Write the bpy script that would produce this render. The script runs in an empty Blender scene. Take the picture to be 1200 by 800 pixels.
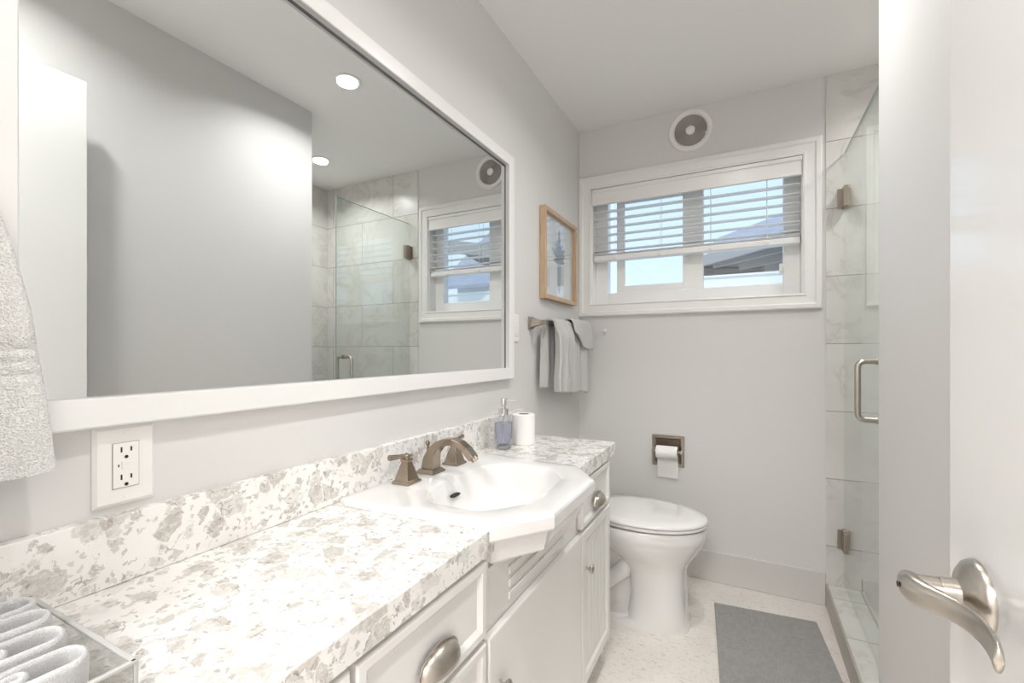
import bpy, bmesh, math, random
from mathutils import Vector, Matrix, noise as mnoise
random.seed(7)
sc = bpy.context.scene
COL = sc.collection
PI = math.pi

# ------------------------------------------------------------------ camera, world, light, exposure
YAW = math.atan(273 / 531)
cd = bpy.data.cameras.new('camera')
cd.sensor_width = 36; cd.lens = 36 * 531 / 1200; cd.clip_start = 0.01
cd.shift_y = 11 / 1200
cam = bpy.data.objects.new('camera', cd); COL.objects.link(cam)
cam.location = (0, 0, 1.17); cam.rotation_euler = (PI / 2, 0, YAW)
sc.camera = cam
sc.view_settings.view_transform = 'Standard'; sc.view_settings.look = 'None'
sc.view_settings.gamma = 1; sc.view_settings.use_curve_mapping = False
EXPOSURE = 0.55
sc.view_settings.exposure = EXPOSURE
sc.cycles.max_bounces = 14; sc.cycles.diffuse_bounces = 7; sc.cycles.glossy_bounces = 7
sc.cycles.transparent_max_bounces = 24; sc.cycles.transmission_bounces = 10
sc.cycles.caustics_reflective = False; sc.cycles.caustics_refractive = False
sc.cycles.sample_clamp_indirect = 6

LAMP_W = 4.7        # each recessed downlight
HALL_W = 34.0      # added fill light, unseen in the hallway
WORLD = .9
world = bpy.data.worlds.new('sky'); sc.world = world; world.use_nodes = True
wn = world.node_tree.nodes; wl = world.node_tree.links; wn.clear()
wo = wn.new('ShaderNodeOutputWorld'); wb = wn.new('ShaderNodeBackground')
wt = wn.new('ShaderNodeTexCoord'); ws = wn.new('ShaderNodeSeparateXYZ'); wr = wn.new('ShaderNodeValToRGB')
wl.new(wt.outputs['Generated'], ws.inputs[0]); wl.new(ws.outputs['Z'], wr.inputs[0])
wr.color_ramp.elements[0].position = 0.0; wr.color_ramp.elements[0].color = (.72, .85, 1, 1)
wr.color_ramp.elements[1].position = 0.5; wr.color_ramp.elements[1].color = (.50, .72, 1, 1)
wl.new(wr.outputs[0], wb.inputs[0]); wb.inputs[1].default_value = WORLD; wl.new(wb.outputs[0], wo.inputs[0])
sun_d = bpy.data.lights.new('sun', 'SUN'); sun_d.energy = 1.1; sun_d.angle = math.radians(3); sun_d.color = (1, .95, .88)
sun = bpy.data.objects.new('sun', sun_d); COL.objects.link(sun); sun.location = (3, -4, 8)
sun.rotation_euler = (math.radians(42), 0, math.radians(-25))   # from behind the house, onto the roof outside

# ------------------------------------------------------------------ materials
def mat(name, col=(.8, .8, .8), rough=.5, metal=0, **kw):
    m = bpy.data.materials.new(name); m.use_nodes = True
    b = m.node_tree.nodes['Principled BSDF']
    b.inputs['Base Color'].default_value = (*col, 1); b.inputs['Roughness'].default_value = rough
    b.inputs['Metallic'].default_value = metal
    for k, v in kw.items(): b.inputs[k.replace('_', ' ')].default_value = v
    return m
class NT:
    """small node helper on a material"""
    def __init__(s, m): s.m = m; s.t = m.node_tree; s.b = s.t.nodes['Principled BSDF']
    def n(s, typ, **kw):
        x = s.t.nodes.new('ShaderNode' + typ)
        for k, v in kw.items():
            if k in x.inputs: x.inputs[k].default_value = v
            else: setattr(x, k, v)
        return x
    def l(s, a, b): s.t.links.new(a, b)
    def obj(s, scale=(1, 1, 1), rot=(0, 0, 0), loc=(0, 0, 0)):
        tc = s.n('TexCoord'); mp = s.n('Mapping'); mp.inputs['Scale'].default_value = scale
        mp.inputs['Rotation'].default_value = rot; mp.inputs['Location'].default_value = loc
        s.l(tc.outputs['Object'], mp.inputs[0]); return mp.outputs[0]
    def ramp(s, fac, stops):
        r = s.n('ValToRGB'); cr = r.color_ramp
        while len(cr.elements) < len(stops): cr.elements.new(.5)
        for e, (p, c) in zip(cr.elements, stops):
            e.position = p; e.color = (*c, 1) if len(c) == 3 else c
        s.l(fac, r.inputs[0]); return r.outputs[0]
    def mix(s, fac, a, b, mode='MIX'):
        x = s.n('Mix', data_type='RGBA', blend_type=mode)
        for sock, v in ((x.inputs[0], fac), (x.inputs[6], a), (x.inputs[7], b)):
            if hasattr(v, 'is_linked') or hasattr(v, 'links'): s.l(v, sock)
            elif isinstance(v, (int, float)): sock.default_value = v
            else: sock.default_value = (*v, 1)
        return x.outputs[2]
    def math(s, op, a, b=None):
        x = s.n('Math', operation=op)
        for i, v in enumerate((a, b)):
            if v is None: continue
            if isinstance(v, (int, float)): x.inputs[i].default_value = v
            else: s.l(v, x.inputs[i])
        return x.outputs[0]
    def bump(s, h, strength=.3, dist=.002):
        x = s.n('Bump', Strength=strength, Distance=dist); s.l(h, x.inputs['Height']); s.l(x.outputs[0], s.b.inputs['Normal'])
    def noise(s, vec, scale, detail=3, rough=.55, dist=0):
        x = s.n('TexNoise', Scale=scale, Detail=detail, Roughness=rough, Distortion=dist); s.l(vec, x.inputs['Vector']); return x

def m_paint(name, col, rough=.55, bump=.06):
    m = mat(name, col, rough); t = NT(m); v = t.obj()
    n = t.noise(v, 260, 2); t.bump(n.outputs[0], bump, .0008)
    return m
M_WALL = m_paint('wall_paint', (.70, .69, .68), .5)
M_CEIL = m_paint('ceiling_paint', (.84, .835, .825), .8)
M_WHITE = m_paint('white_trim_paint', (.82, .815, .80), .3, .02)
M_BASE = m_paint('baseboard_paint', (.63, .615, .60), .4, .02)
M_CAB = m_paint('cabinet_paint', (.78, .77, .75), .38, .03)
M_DOOR = m_paint('door_gloss_paint', (.82, .815, .805), .09, .01)
M_PORC = mat('porcelain', (.79, .785, .775), .08, 0, Coat_Weight=.4, Coat_Roughness=.04)
M_PLASTIC = mat('white_plastic', (.83, .82, .79), .3)
M_VINYL = mat('window_vinyl', (.84, .84, .83), .35)
M_NICKEL = mat('brushed_nickel', (.52, .48, .43), .28, 1)
M_BRONZE = mat('warm_brushed_nickel', (.38, .315, .25), .22, 1)
M_PEWTER = mat('holder_pewter', (.38, .33, .28), .3, 1)
M_CHROME = mat('chrome', (.75, .75, .75), .12, 1)
M_BLACK = mat('dark_slot', (.015, .014, .013), .6)
M_GREY = mat('fan_grille_grey', (.22, .19, .17), .45, .3)
M_MIRROR = mat('mirror_silver', (.86, .885, .88), .004, 1)
M_PAPER = mat('tissue_paper', (.88, .87, .85), .9)
M_EDGE_DARK = mat('mirror_edge_dark', (.12, .12, .12), .4)

def m_glass(name, tint, refl=1.5):
    m = bpy.data.materials.new(name); m.use_nodes = True; nt = m.node_tree; nt.nodes.clear()
    o = nt.nodes.new('ShaderNodeOutputMaterial'); mx = nt.nodes.new('ShaderNodeMixShader')
    tr = nt.nodes.new('ShaderNodeBsdfTransparent'); tr.inputs[0].default_value = (*tint, 1)
    gl = nt.nodes.new('ShaderNodeBsdfGlossy'); gl.inputs['Roughness'].default_value = 0.0; gl.inputs[0].default_value = (1, 1, 1, 1)
    lw = nt.nodes.new('ShaderNodeLayerWeight'); lw.inputs[0].default_value = .5      # facing: same on both sides of the sheet
    pw = nt.nodes.new('ShaderNodeMath'); pw.operation = 'POWER'; pw.inputs[1].default_value = 5
    fr = nt.nodes.new('ShaderNodeMapRange'); f0 = ((refl - 1) / (refl + 1)) ** 2; fr.inputs['To Min'].default_value = f0
    nt.links.new(lw.outputs['Facing'], pw.inputs[0]); nt.links.new(pw.outputs[0], fr.inputs[0])
    nt.links.new(fr.outputs[0], mx.inputs[0]); nt.links.new(tr.outputs[0], mx.inputs[1]); nt.links.new(gl.outputs[0], mx.inputs[2])
    nt.links.new(mx.outputs[0], o.inputs[0]); return m
M_PANE = m_glass('window_glass', (.97, .985, .98), 1.45)
M_SHOWER = m_glass('shower_glass', (.935, .96, .945), 1.75)
M_GLAZE = m_glass('picture_glazing', (.97, .98, .98), 1.8)
M_ACRYL = m_glass('acrylic', (.93, .93, .92), 1.45)
M_SOAPGL = m_glass('dispenser_glass', (.90, .91, .93), 1.5)
M_SOAP = mat('lavender_soap', (.74, .76, .92), .1, 0, Transmission_Weight=.75, IOR=1.2)
M_EDGE = mat('glass_polished_edge', (.35, .45, .41), .15)

def m_quartz():
    m = mat('speckled_quartz', (.85, .84, .82), .16); t = NT(m); v = t.obj()
    nz = t.noise(v, 22, 3); d = t.n('VectorMath', operation='SCALE'); d.inputs['Scale'].default_value = .022
    t.l(nz.outputs['Color'], d.inputs[0]); add = t.n('VectorMath', operation='ADD'); t.l(v, add.inputs[0]); t.l(d.outputs[0], add.inputs[1])
    nz2 = t.noise(v, 120, 2); d2 = t.n('VectorMath', operation='SCALE'); d2.inputs['Scale'].default_value = .010
    t.l(nz2.outputs['Color'], d2.inputs[0]); add2 = t.n('VectorMath', operation='ADD'); t.l(add.outputs[0], add2.inputs[0]); t.l(d2.outputs[0], add2.inputs[1])
    V = add2.outputs[0]
    base = t.ramp(t.noise(v, 9, 4).outputs[0], [(.35, (.80, .785, .76)), (.6, (.88, .87, .85))])
    col = base
    for sc_, th, dark, light, gap in ((26, .66, (.40, .365, .32), (.70, .68, .64), .07), (58, .74, (.36, .32, .28), (.66, .63, .59), .10), (150, .86, (.25, .22, .20), (.6, .56, .52), .1)):
        vo = t.n('TexVoronoi', Scale=sc_, Randomness=1.0); t.l(V, vo.inputs['Vector'])
        ve = t.n('TexVoronoi', Scale=sc_, Randomness=1.0, feature='DISTANCE_TO_EDGE'); t.l(V, ve.inputs['Vector'])
        sep = t.n('SeparateColor'); t.l(vo.outputs['Color'], sep.inputs[0])
        pick = t.math('GREATER_THAN', sep.outputs[0], th)
        edge = t.ramp(ve.outputs['Distance'], [(.02, (0, 0, 0)), (gap, (1, 1, 1))])
        mask = t.math('MULTIPLY', pick, edge)
        mottled = t.math('MULTIPLY', mask, t.ramp(t.noise(V, sc_ * 5, 3, .7).outputs[0], [(.3, (.30, .30, .30)), (.58, (1, 1, 1))]))
        chip = t.mix(sep.outputs[1], dark, light)
        col = t.mix(t.math('MULTIPLY', mottled, .72), col, chip)
    # thin dark cracks round some chips
    ve = t.n('TexVoronoi', Scale=27, Randomness=1.0, feature='DISTANCE_TO_EDGE'); t.l(V, ve.inputs['Vector'])
    crack = t.ramp(ve.outputs['Distance'], [(.0, (1, 1, 1)), (.03, (0, 0, 0))])
    some = t.ramp(t.noise(v, 30, 2).outputs[0], [(.56, (0, 0, 0)), (.62, (1, 1, 1))])
    col = t.mix(t.math('MULTIPLY', t.math('MULTIPLY', crack, some), .75), col, (.20, .17, .15))
    sp = t.ramp(t.noise(v, 330, 3, .7).outputs[0], [(.66, (0, 0, 0)), (.72, (1, 1, 1))])
    some2 = t.ramp(t.noise(v, 24, 2).outputs[0], [(.5, (0, 0, 0)), (.6, (1, 1, 1))])
    col = t.mix(t.math('MULTIPLY', t.math('MULTIPLY', sp, some2), .7), col, (.22, .19, .18))
    t.l(col, t.b.inputs['Base Color']); return m
M_QUARTZ = m_quartz()

def m_floor():
    m = mat('speckled_floor', (.80, .76, .70), .35); t = NT(m); v = t.obj()
    col = t.ramp(t.noise(v, 6, 3).outputs[0], [(.3, (.71, .665, .62)), (.7, (.78, .74, .70))])
    n1 = t.noise(t.obj((1, 3.0, 1)), 34, 4, .65)
    col = t.mix(t.math('MULTIPLY', t.ramp(n1.outputs[0], [(.58, (0, 0, 0)), (.63, (1, 1, 1))]), .6), col, (.46, .40, .35))
    n2 = t.noise(t.obj((2.5, 1, 1), loc=(3, 1, 0)), 60, 4, .65)
    col = t.mix(t.math('MULTIPLY', t.ramp(n2.outputs[0], [(.59, (0, 0, 0)), (.64, (1, 1, 1))]), .5), col, (.50, .45, .41))
    t.l(col, t.b.inputs['Base Color']); return m
M_FLOOR = m_floor()

def m_tile(name, axis, rowh=.309, z0=.276, w=.61, off=0.0, tint=(.72, .71, .685)):
    """large marble tiles in running bond on a wall; axis 'x' or 'y' is the running direction, 'f' for flat"""
    m = mat(name, tint, .28); t = NT(m); v = t.obj()
    sp = t.n('SeparateXYZ'); t.l(v, sp.inputs[0]); cb = t.n('CombineXYZ')
    a = {'x': 'X', 'y': 'Y', 'f': 'Y'}[axis]; b = 'X' if axis == 'f' else 'Z'
    t.l(t.math('ADD', sp.outputs[a], off), cb.inputs[0])
    t.l(t.math('SUBTRACT', sp.outputs[b], z0), cb.inputs[1])
    br = t.n('TexBrick', Scale=1.0); br.offset = .5; br.offset_frequency = 2; br.squash = 1
    br.inputs['Mortar Size'].default_value = .0022; br.inputs['Mortar Smooth'].default_value = .1
    br.inputs['Brick Width'].default_value = w; br.inputs['Row Height'].default_value = rowh; br.inputs['Bias'].default_value = 0
    br.inputs['Color1'].default_value = (0, 0, 0, 1); br.inputs['Color2'].default_value = (1, 1, 1, 1); br.inputs['Mortar'].default_value = (.5, .5, .5, 1)
    t.l(cb.outputs[0], br.inputs['Vector'])
    # shift the veining per tile
    sh = t.n('VectorMath', operation='SCALE'); sh.inputs['Scale'].default_value = 3.0; t.l(br.outputs['Color'], sh.inputs[0])
    ad = t.n('VectorMath', operation='ADD'); t.l(v, ad.inputs[0]); t.l(sh.outputs[0], ad.inputs[1])
    w1 = t.noise(ad.outputs[0], 2.6, 6, .6, 1.2)
    vein = t.ramp(t.math('ABSOLUTE', t.math('SUBTRACT', w1.outputs[0], .5)), [(0, (1, 1, 1)), (.022, (.25, .25, .25)), (.06, (0, 0, 0))])
    cloud = t.ramp(t.noise(ad.outputs[0], 3.5, 4, .6).outputs[0], [(.35, (0, 0, 0)), (.7, (1, 1, 1))])
    col = t.mix(cloud, tint, tuple(c * .89 for c in tint))
    col = t.mix(t.math('MULTIPLY', vein, .42), col, (.46, .43, .39))
    col = t.mix(br.outputs['Fac'], col, (.36, .35, .33))
    t.l(col, t.b.inputs['Base Color']); return m
M_TILE_X = m_tile('marble_tile_back', 'x', off=-.555 + .61 + .305 )
M_TILE_Y = m_tile('marble_tile_side', 'y', off=.1)
M_TILE_CURB = m_tile('marble_tile_curb', 'f', rowh=.6, z0=.2, w=.305, off=-.10)

def m_terry(name, col, scale=420, strength=.9, dist=.004):
    m = mat(name, col, .95, 0, Sheen_Weight=.3); t = NT(m); v = t.obj()
    vo = t.n('TexVoronoi', Scale=scale); t.l(v, vo.inputs['Vector'])
    n = t.noise(v, scale * .6, 3)
    h = t.math('ADD', vo.outputs['Distance'], n.outputs[0]); t.bump(h, strength, dist)
    c = t.mix(t.ramp(vo.outputs['Distance'], [(.2, (0, 0, 0)), (.8, (1, 1, 1))]), tuple(x * .82 for x in col), col)
    t.l(c, t.b.inputs['Base Color']); return m
M_TOWEL = m_terry('grey_terry', (.74, .73, .715))
M_TOWEL_NEAR = m_terry('pale_terry', (.84, .83, .81), 420, .8, .0025)
M_WASH = m_terry('pale_grey_terry', (.58, .58, .585), 900, .4, .0012)
def m_mat():
    m = mat('grey_bath_mat', (.30, .30, .305), .95); t = NT(m); v = t.obj((1, 1, 1))
    n = t.noise(v, 300, 3); w = t.n('TexWave', Scale=80, Distortion=3); t.l(v, w.inputs[0])
    t.bump(t.math('ADD', n.outputs[0], w.outputs['Fac']), .6, .003)
    c = t.ramp(t.noise(v, 60, 4, .7).outputs[0], [(.3, (.32, .315, .305)), (.7, (.41, .40, .39))]); t.l(c, t.b.inputs['Base Color']); return m
M_MAT = m_mat()
def m_oak():
    m = mat('light_oak', (.55, .36, .19), .45); t = NT(m); v = t.obj((12, 12, 1.2))
    c = t.ramp(t.noise(v, 8, 5, .6, .8).outputs[0], [(.3, (.46, .31, .19)), (.7, (.62, .45, .30))]); t.l(c, t.b.inputs['Base Color']); return m
M_OAK = m_oak()
M_PRINT = mat('print_paper', (.86, .88, .90), .5)
M_PLANT = mat('print_ink_blue_grey', (.24, .30, .36), .6)
M_PLANT2 = mat('print_ink_pale', (.52, .58, .64), .6)
M_SHINGLE = None
def m_shingle():
    m = mat('grey_shingles', (.46, .46, .52), .9); t = NT(m); v = t.obj()
    c = t.ramp(t.noise(v, 5, 4, .6).outputs[0], [(.3, (.36, .36, .43)), (.7, (.44, .44, .50))]); t.l(c, t.b.inputs['Base Color']); return m
M_SHINGLE = m_shingle()
M_RAFTER = mat('patio_timber', (.30, .27, .25), .8)
M_STUCCO = m_paint('outside_stucco', (.86, .85, .83), .9, .3)
M_RIDGE = mat('roof_ridge_dark', (.20, .22, .30), .8)
M_EMIT = bpy.data.materials.new('lamp_lens'); M_EMIT.use_nodes = True
_b = M_EMIT.node_tree.nodes['Principled BSDF']; _b.inputs['Emission Color'].default_value = (1, .97, .92, 1); _b.inputs['Emission Strength'].default_value = 4

# ------------------------------------------------------------------ mesh helpers (everything authored in world metres)
OFF = {}
def link(name, bm, m, parent=None, origin=None, smooth=False, bevel=0, seg=2, sharp=35):
    me = bpy.data.meshes.new(name)
    off = OFF[parent.name] if parent is not None else Vector(origin or (0, 0, 0))
    bmesh.ops.translate(bm, verts=bm.verts, vec=-off)
    bmesh.ops.recalc_face_normals(bm, faces=bm.faces)
    if smooth:
        for f in bm.faces: f.smooth = True
        for e in bm.edges:
            if len(e.link_faces) == 2 and e.calc_face_angle(0) > math.radians(sharp): e.smooth = False
    bm.to_mesh(me); bm.free()
    for x in (m if isinstance(m, (list, tuple)) else [m]): me.materials.append(x)
    o = bpy.data.objects.new(name, me); COL.objects.link(o)
    if parent is not None: o.parent = parent; OFF[o.name] = off
    else: o.location = off; OFF[o.name] = off
    if bevel:
        md = o.modifiers.new('bevel', 'BEVEL'); md.width = bevel; md.segments = seg; md.limit_method = 'ANGLE'; md.angle_limit = math.radians(40)
    return o
def tag(o, label, cat, group=None, kind=None):
    if label: o['label'] = label
    if cat: o['category'] = cat
    if group: o['group'] = group
    if kind: o['kind'] = kind
    return o
def thing(name, label, cat, loc, group=None):
    o = bpy.data.objects.new(name, None); COL.objects.link(o); o.location = loc; o.empty_display_size = .05
    OFF[o.name] = Vector(loc); return tag(o, label, cat, group)
def struct(name, bm, m, **kw):
    o = link(name, bm, m, **kw); o['kind'] = 'structure'; return o
def B(*boxes):
    bm = bmesh.new()
    for b in boxes: box(bm, *b)
    return bm
def box(bm, x0, x1, y0, y1, z0, z1):
    vs = [bm.verts.new((x, y, z)) for z in (z0, z1) for x, y in ((x0, y0), (x1, y0), (x1, y1), (x0, y1))]
    for f in ((3, 2, 1, 0), (4, 5, 6, 7), (0, 1, 5, 4), (1, 2, 6, 5), (2, 3, 7, 6), (3, 0, 4, 7)): bm.faces.new([vs[i] for i in f])
def loft(bm, rings, cap0=True, cap1=True, closed=True):
    R = [[bm.verts.new(p) for p in r] for r in rings]
    n = len(R[0])
    for a, b in zip(R, R[1:]):
        for i in range(n if closed else n - 1):
            j = (i + 1) % n
            bm.faces.new((a[i], a[j], b[j], b[i]))
    if cap0: bm.faces.new(R[0][::-1])
    if cap1: bm.faces.new(R[-1])
    return R
def axes(d):
    d = Vector(d).normalized(); u = d.orthogonal().normalized(); return u, d.cross(u)
def lathe(bm, base, d, prof, n=32, cap0=True, cap1=True):
    """prof = [(dist along d, radius)]"""
    base = Vector(base); d = Vector(d).normalized(); u, w = axes(d)
    rings = [[base + d * h + (u * math.cos(2 * PI * k / n) + w * math.sin(2 * PI * k / n)) * max(r, 1e-5) for k in range(n)] for h, r in prof]
    loft(bm, rings, cap0, cap1)
def tube(bm, pts, r, n=10, caps=True):
    pts = [Vector(p) for p in pts]; rs = r if isinstance(r, (list, tuple)) else [r] * len(pts)
    u = None; rings = []
    for i, p in enumerate(pts):
        d = (pts[min(i + 1, len(pts) - 1)] - pts[max(i - 1, 0)]).normalized()
        if u is None: u = d.orthogonal().normalized()
        u = (u - d * u.dot(d)).normalized(); w = d.cross(u)
        rings.append([p + (u * math.cos(2 * PI * k / n) + w * math.sin(2 * PI * k / n)) * rs[i] for k in range(n)])
    loft(bm, rings, caps, caps)
def sweep_rect(bm, pts, hw, hh, side):
    """rectangular section swept along pts; side = fixed horizontal side vector"""
    pts = [Vector(p) for p in pts]; side = Vector(side).normalized(); rings = []
    for i, p in enumerate(pts):
        d = (pts[min(i + 1, len(pts) - 1)] - pts[max(i - 1, 0)]).normalized(); up = side.cross(d).normalized()
        a = hw[i] if isinstance(hw, (list, tuple)) else hw; b = hh[i] if isinstance(hh, (list, tuple)) else hh
        rings.append([p + side * sx * a + up * sy * b for sx, sy in ((-1, -1), (1, -1), (1, 1), (-1, 1))])
    loft(bm, rings)
def arc(c, r, a0, a1, n, plane='xz'):
    out = []
    for k in range(n + 1):
        a = a0 + (a1 - a0) * k / n
        p = (r * math.cos(a), r * math.sin(a))
        out.append({'xz': (c[0] + p[0], c[1], c[2] + p[1]), 'xy': (c[0] + p[0], c[1] + p[1], c[2]), 'yz': (c[0], c[1] + p[0], c[2] + p[1])}[plane])
    return out
def frame_boxes(x, y0, y1, z0, z1, w, d0, d1, axis='x'):
    """four bars round a rectangle"""
    if axis == 'x': f = lambda a0, a1, b0, b1: (d0, d1, a0, a1, b0, b1)
    else: f = lambda a0, a1, b0, b1: (a0, a1, d0, d1, b0, b1)
    return [f(y0, y1, z0, z0 + w), f(y0, y1, z1 - w, z1), f(y0, y0 + w, z0 + w, z1 - w), f(y1 - w, y1, z0 + w, z1 - w)]
def mitred(bm, axis, a0, a1, b0, b1, prof, depth0, sgn):
    """picture-frame moulding: prof = [(inset from outer edge, height above wall)]; mitred corners, one mesh"""
    rings = []
    for ins, h in prof:
        cs = [(a0 + ins, b0 + ins), (a1 - ins, b0 + ins), (a1 - ins, b1 - ins), (a0 + ins, b1 - ins)]
        d = depth0 + sgn * h
        rings.append([(d, a, b) if axis == 'x' else (a, d, b) for a, b in cs])
    R = loft(bm, rings + [rings[0]], False, False)
    bmesh.ops.remove_doubles(bm, verts=bm.verts, dist=1e-6)

XL = -.856; YB = 2.52; XR = .345; YW = 1.654; ZC = 2.435; XS = 1.23; YF = -.10
WX0, WX1, WZ0, WZ1 = -.782, .243, 1.432, 2.095      # window recess

# ------------------------------------------------------------------ the room shell
struct('floor', B((XL - .1, XS + .1, YF - 2.2, YB + .14, -.05, 0)), M_FLOOR)
struct('ceiling', B((XL - .1, XS + .1, YF - 2.2, YB + .14, ZC, ZC + .05)), M_CEIL)
struct('wall_left', B((XL - .1, XL, YF, YB, 0, ZC)), M_WALL)
struct('wall_back', B((XL - .1, WX0, YB, YB + .14, 0, ZC), (WX1, .332, YB, YB + .14, 0, ZC),
                      (WX0, WX1, YB, YB + .14, 0, WZ0), (WX0, WX1, YB, YB + .14, WZ1, ZC)), M_WALL)
struct('wall_shower_back', B((.332, XS + .1, YB - .006, YB + .14, 0, ZC)), M_TILE_X)
struct('wall_shower_side', B((XS, XS + .1, YW, YB - .006, 0, ZC)), M_TILE_Y)
struct('wall_shower_near', B((XR + .115, XS, YW - .02, YW, 0, ZC)), M_TILE_X)
struct('wall_right', B((XR, XR + .115, YF, YW, 0, ZC)), M_WALL)
struct('wall_front', B((XL - .1, -.52, YF - .12, YF, 0, ZC), (.30, XR + .115, YF - .12, YF, 0, ZC), (-.52, .30, YF - .12, YF, 2.06, ZC)), M_WALL)
struct('wall_hall', B((XL - .1, XL, YF - 2.1, YF - .12, 0, ZC), (XR + .115, XR + .215, YF - 2.1, YF - .12, 0, ZC), (XL - .1, XR + .215, YF - 2.2, YF - 2.1, 0, ZC)), M_WALL)
struct('floor_shower', B((.47, XS, YW, YB - .006, .0, .02)), M_TILE_CURB)
# curb: tiled top with a painted/metal edge facing the room
struct('trim_1', B((.338, .47, YW - .10, YB - .006, 0, .098)), M_TILE_CURB, bevel=.003)
struct('trim_2', B((.330, .338, YW - .10, YB - .001, 0, .1)), mat('curb_edge_taupe', (.42, .39, .35), .35), bevel=.001)
struct('baseboard_back', B((XL, .330, YB - .013, YB, 0, .153)), M_BASE, bevel=.003)
struct('baseboard_right', B((XR - .013, XR, YF, YW - .10, 0, .153)), M_BASE, bevel=.003)
struct('baseboard_left', B((XL, XL + .013, 1.72, YB - .013, 0, .153)), M_BASE, bevel=.003)

# ------------------------------------------------------------------ window
win = bpy.data.objects.new('window_1', None); COL.objects.link(win); win.location = (-.27, YB, WZ0); OFF['window_1'] = Vector(win.location); win['kind'] = 'structure'
bm = bmesh.new(); mitred(bm, 'y', XL + .001, .316, 1.366, 2.162, [(0, 0), (0, .016), (.006, .02), (.022, .02), (.028, .014), (.060, .012), (.066, .017), (.0735, .015), (.0735, 0)], YB, -1)
link('casing', bm, M_WHITE, win)
link('jamb_lining', B((WX0, WX0 + .006, YB, YB + .12, WZ0, WZ1), (WX1 - .006, WX1, YB, YB + .12, WZ0, WZ1), (WX0, WX1, YB, YB + .12, WZ0, WZ0 + .006), (WX0, WX1, YB, YB + .12, WZ1 - .006, WZ1)), M_WHITE, win)
fy0, fy1 = 2.590, 2.650
link('window_frame', B((WX0 + .006, -.706, fy0, fy1, WZ0 + .006, WZ1 - .006), (.168, WX1 - .006, fy0, fy1, WZ0 + .006, WZ1 - .006),
      (-.706, .168, fy0, fy1, WZ0 + .006, 1.503), (-.706, .168, fy0, fy1, 2.045, WZ1 - .006), (-.245, -.197, 2.615, fy1, 1.503, 2.045)), M_VINYL, win, bevel=.003)
s = link('sliding_sash', B((-.656, -.612, 2.594, 2.614, 1.503, 2.045), (-.299, -.198, 2.594, 2.614, 1.503, 2.045), (-.612, -.299, 2.594, 2.614, 1.503, 1.541), (-.612, -.299, 2.594, 2.614, 2.01, 2.045)), M_VINYL, win, bevel=.002)
link('pane', B((-.612, -.299, 2.602, 2.606, 1.541, 2.01)), M_PANE, s)
link('fixed_pane', B((-.197, .168, 2.628, 2.632, 1.503, 2.045)), M_PANE, win)
link('latch', B((.150, .172, 2.584, 2.594, 1.545, 1.60), (.155, .166, 2.572, 2.586, 1.56, 1.585)), M_VINYL, win, bevel=.003)

# ------------------------------------------------------------------ outside
M_RAFT2 = mat('rafter_timber', (.46, .43, .41), .8)
pc = thing('patio_cover', 'open timber patio cover with sloping rafters seen through the right window pane', 'patio cover', (0, 6, 0))
A = Vector((-.66, 7.25, 2.4)); 
pts_top = [(-.60, 7.10, 2.40), (.47, 5.85, 2.40), (1.6, 4.6, 2.40), (2.6, 9.2, 2.40), (-.70, 8.0, 2.40)]
def slab(bm, pts, t):
    bot = [bm.verts.new(p) for p in pts]; top = [bm.verts.new((p[0], p[1], p[2] + t)) for p in pts]
    bm.faces.new(bot[::-1]); bm.faces.new(top); n = len(pts)
    for i in range(n): bm.faces.new((bot[i], bot[(i + 1) % n], top[(i + 1) % n], top[i]))
bm = bmesh.new(); slab(bm, [(p[0], p[1], p[2] + .10) for p in pts_top], .03); link('roof_boards', bm, M_RAFTER, pc)
def beam(bm, a, b, w, h):
    a = Vector(a); b = Vector(b); d = (b - a).normalized(); s_ = Vector((d.y, -d.x, 0)).normalized() * w / 2
    rings = [[p - s_, p + s_, p + s_ + Vector((0, 0, h)), p - s_ + Vector((0, 0, h))] for p in (a, b)]; loft(bm, rings)
bm = bmesh.new(); beam(bm, (-.66, 7.17, 2.38), (1.7, 4.45, 2.38), .05, .15); link('fascia_board', bm, mat('fascia_paint', (.40, .37, .36), .7), pc)
for a, b in (((-.40, 7.29, 2.39), (1.3, 5.6, 2.39)), ((-.063, 7.62, 2.39), (1.6, 6.2, 2.39)), ((.279, 8.04, 2.39), (1.9, 6.9, 2.39)), ((.6, 8.5, 2.39), (2.2, 7.6, 2.39))):
    bm = bmesh.new(); beam(bm, a, b, .05, .11); link('rafter', bm, M_RAFT2, pc)
bm = bmesh.new(); beam(bm, (-.72, 7.72, 2.36), (2.6, 9.9, 2.36), .10, .13); link('header_beam', bm, M_RAFTER, pc)
for x, y in ((-.55, 7.85), (2.2, 9.6)):
    link('post', B((x - .05, x + .05, y - .05, y + .05, -.05, 2.36)), M_STUCCO, pc)
rf = thing('neighbour_house', 'house with pale grey shingle roof rising to the right behind the patio cover', 'house', (1, 13, 0))
bm = bmesh.new()
q = [(-.76, 9.6, 2.75), (5.5, 9.6, 2.75), (5.5, 14, 6.0), (1.4, 14, 4.9), (-.6, 11.2, 3.62)]
slab(bm, q, .08); link('roof', bm, M_SHINGLE, rf)
bm = bmesh.new(); beam(bm, (.1, 11.6, 3.70), (1.9, 13.9, 4.72), .10, .04); link('ridge_cap', bm, M_RIDGE, rf)
link('wall', B((-1.0, 5.2, 10.2, 14, -.05, 2.9)), M_STUCCO, rf)
link('window_opening', B((.0, .6, 10.19, 10.21, 1.3, 1.9)), M_BLACK, rf)
bm = B((-.47, 4.5, 5.30, 5.42, -.05, 1.955), (-.49, 4.5, 5.28, 5.44, 1.955, 1.975))
tag(link('garden_wall', bm, M_STUCCO, origin=(1.5, 5.35, -.05)), 'bright white garden wall below the patio cover outside the window', 'garden wall')
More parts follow.
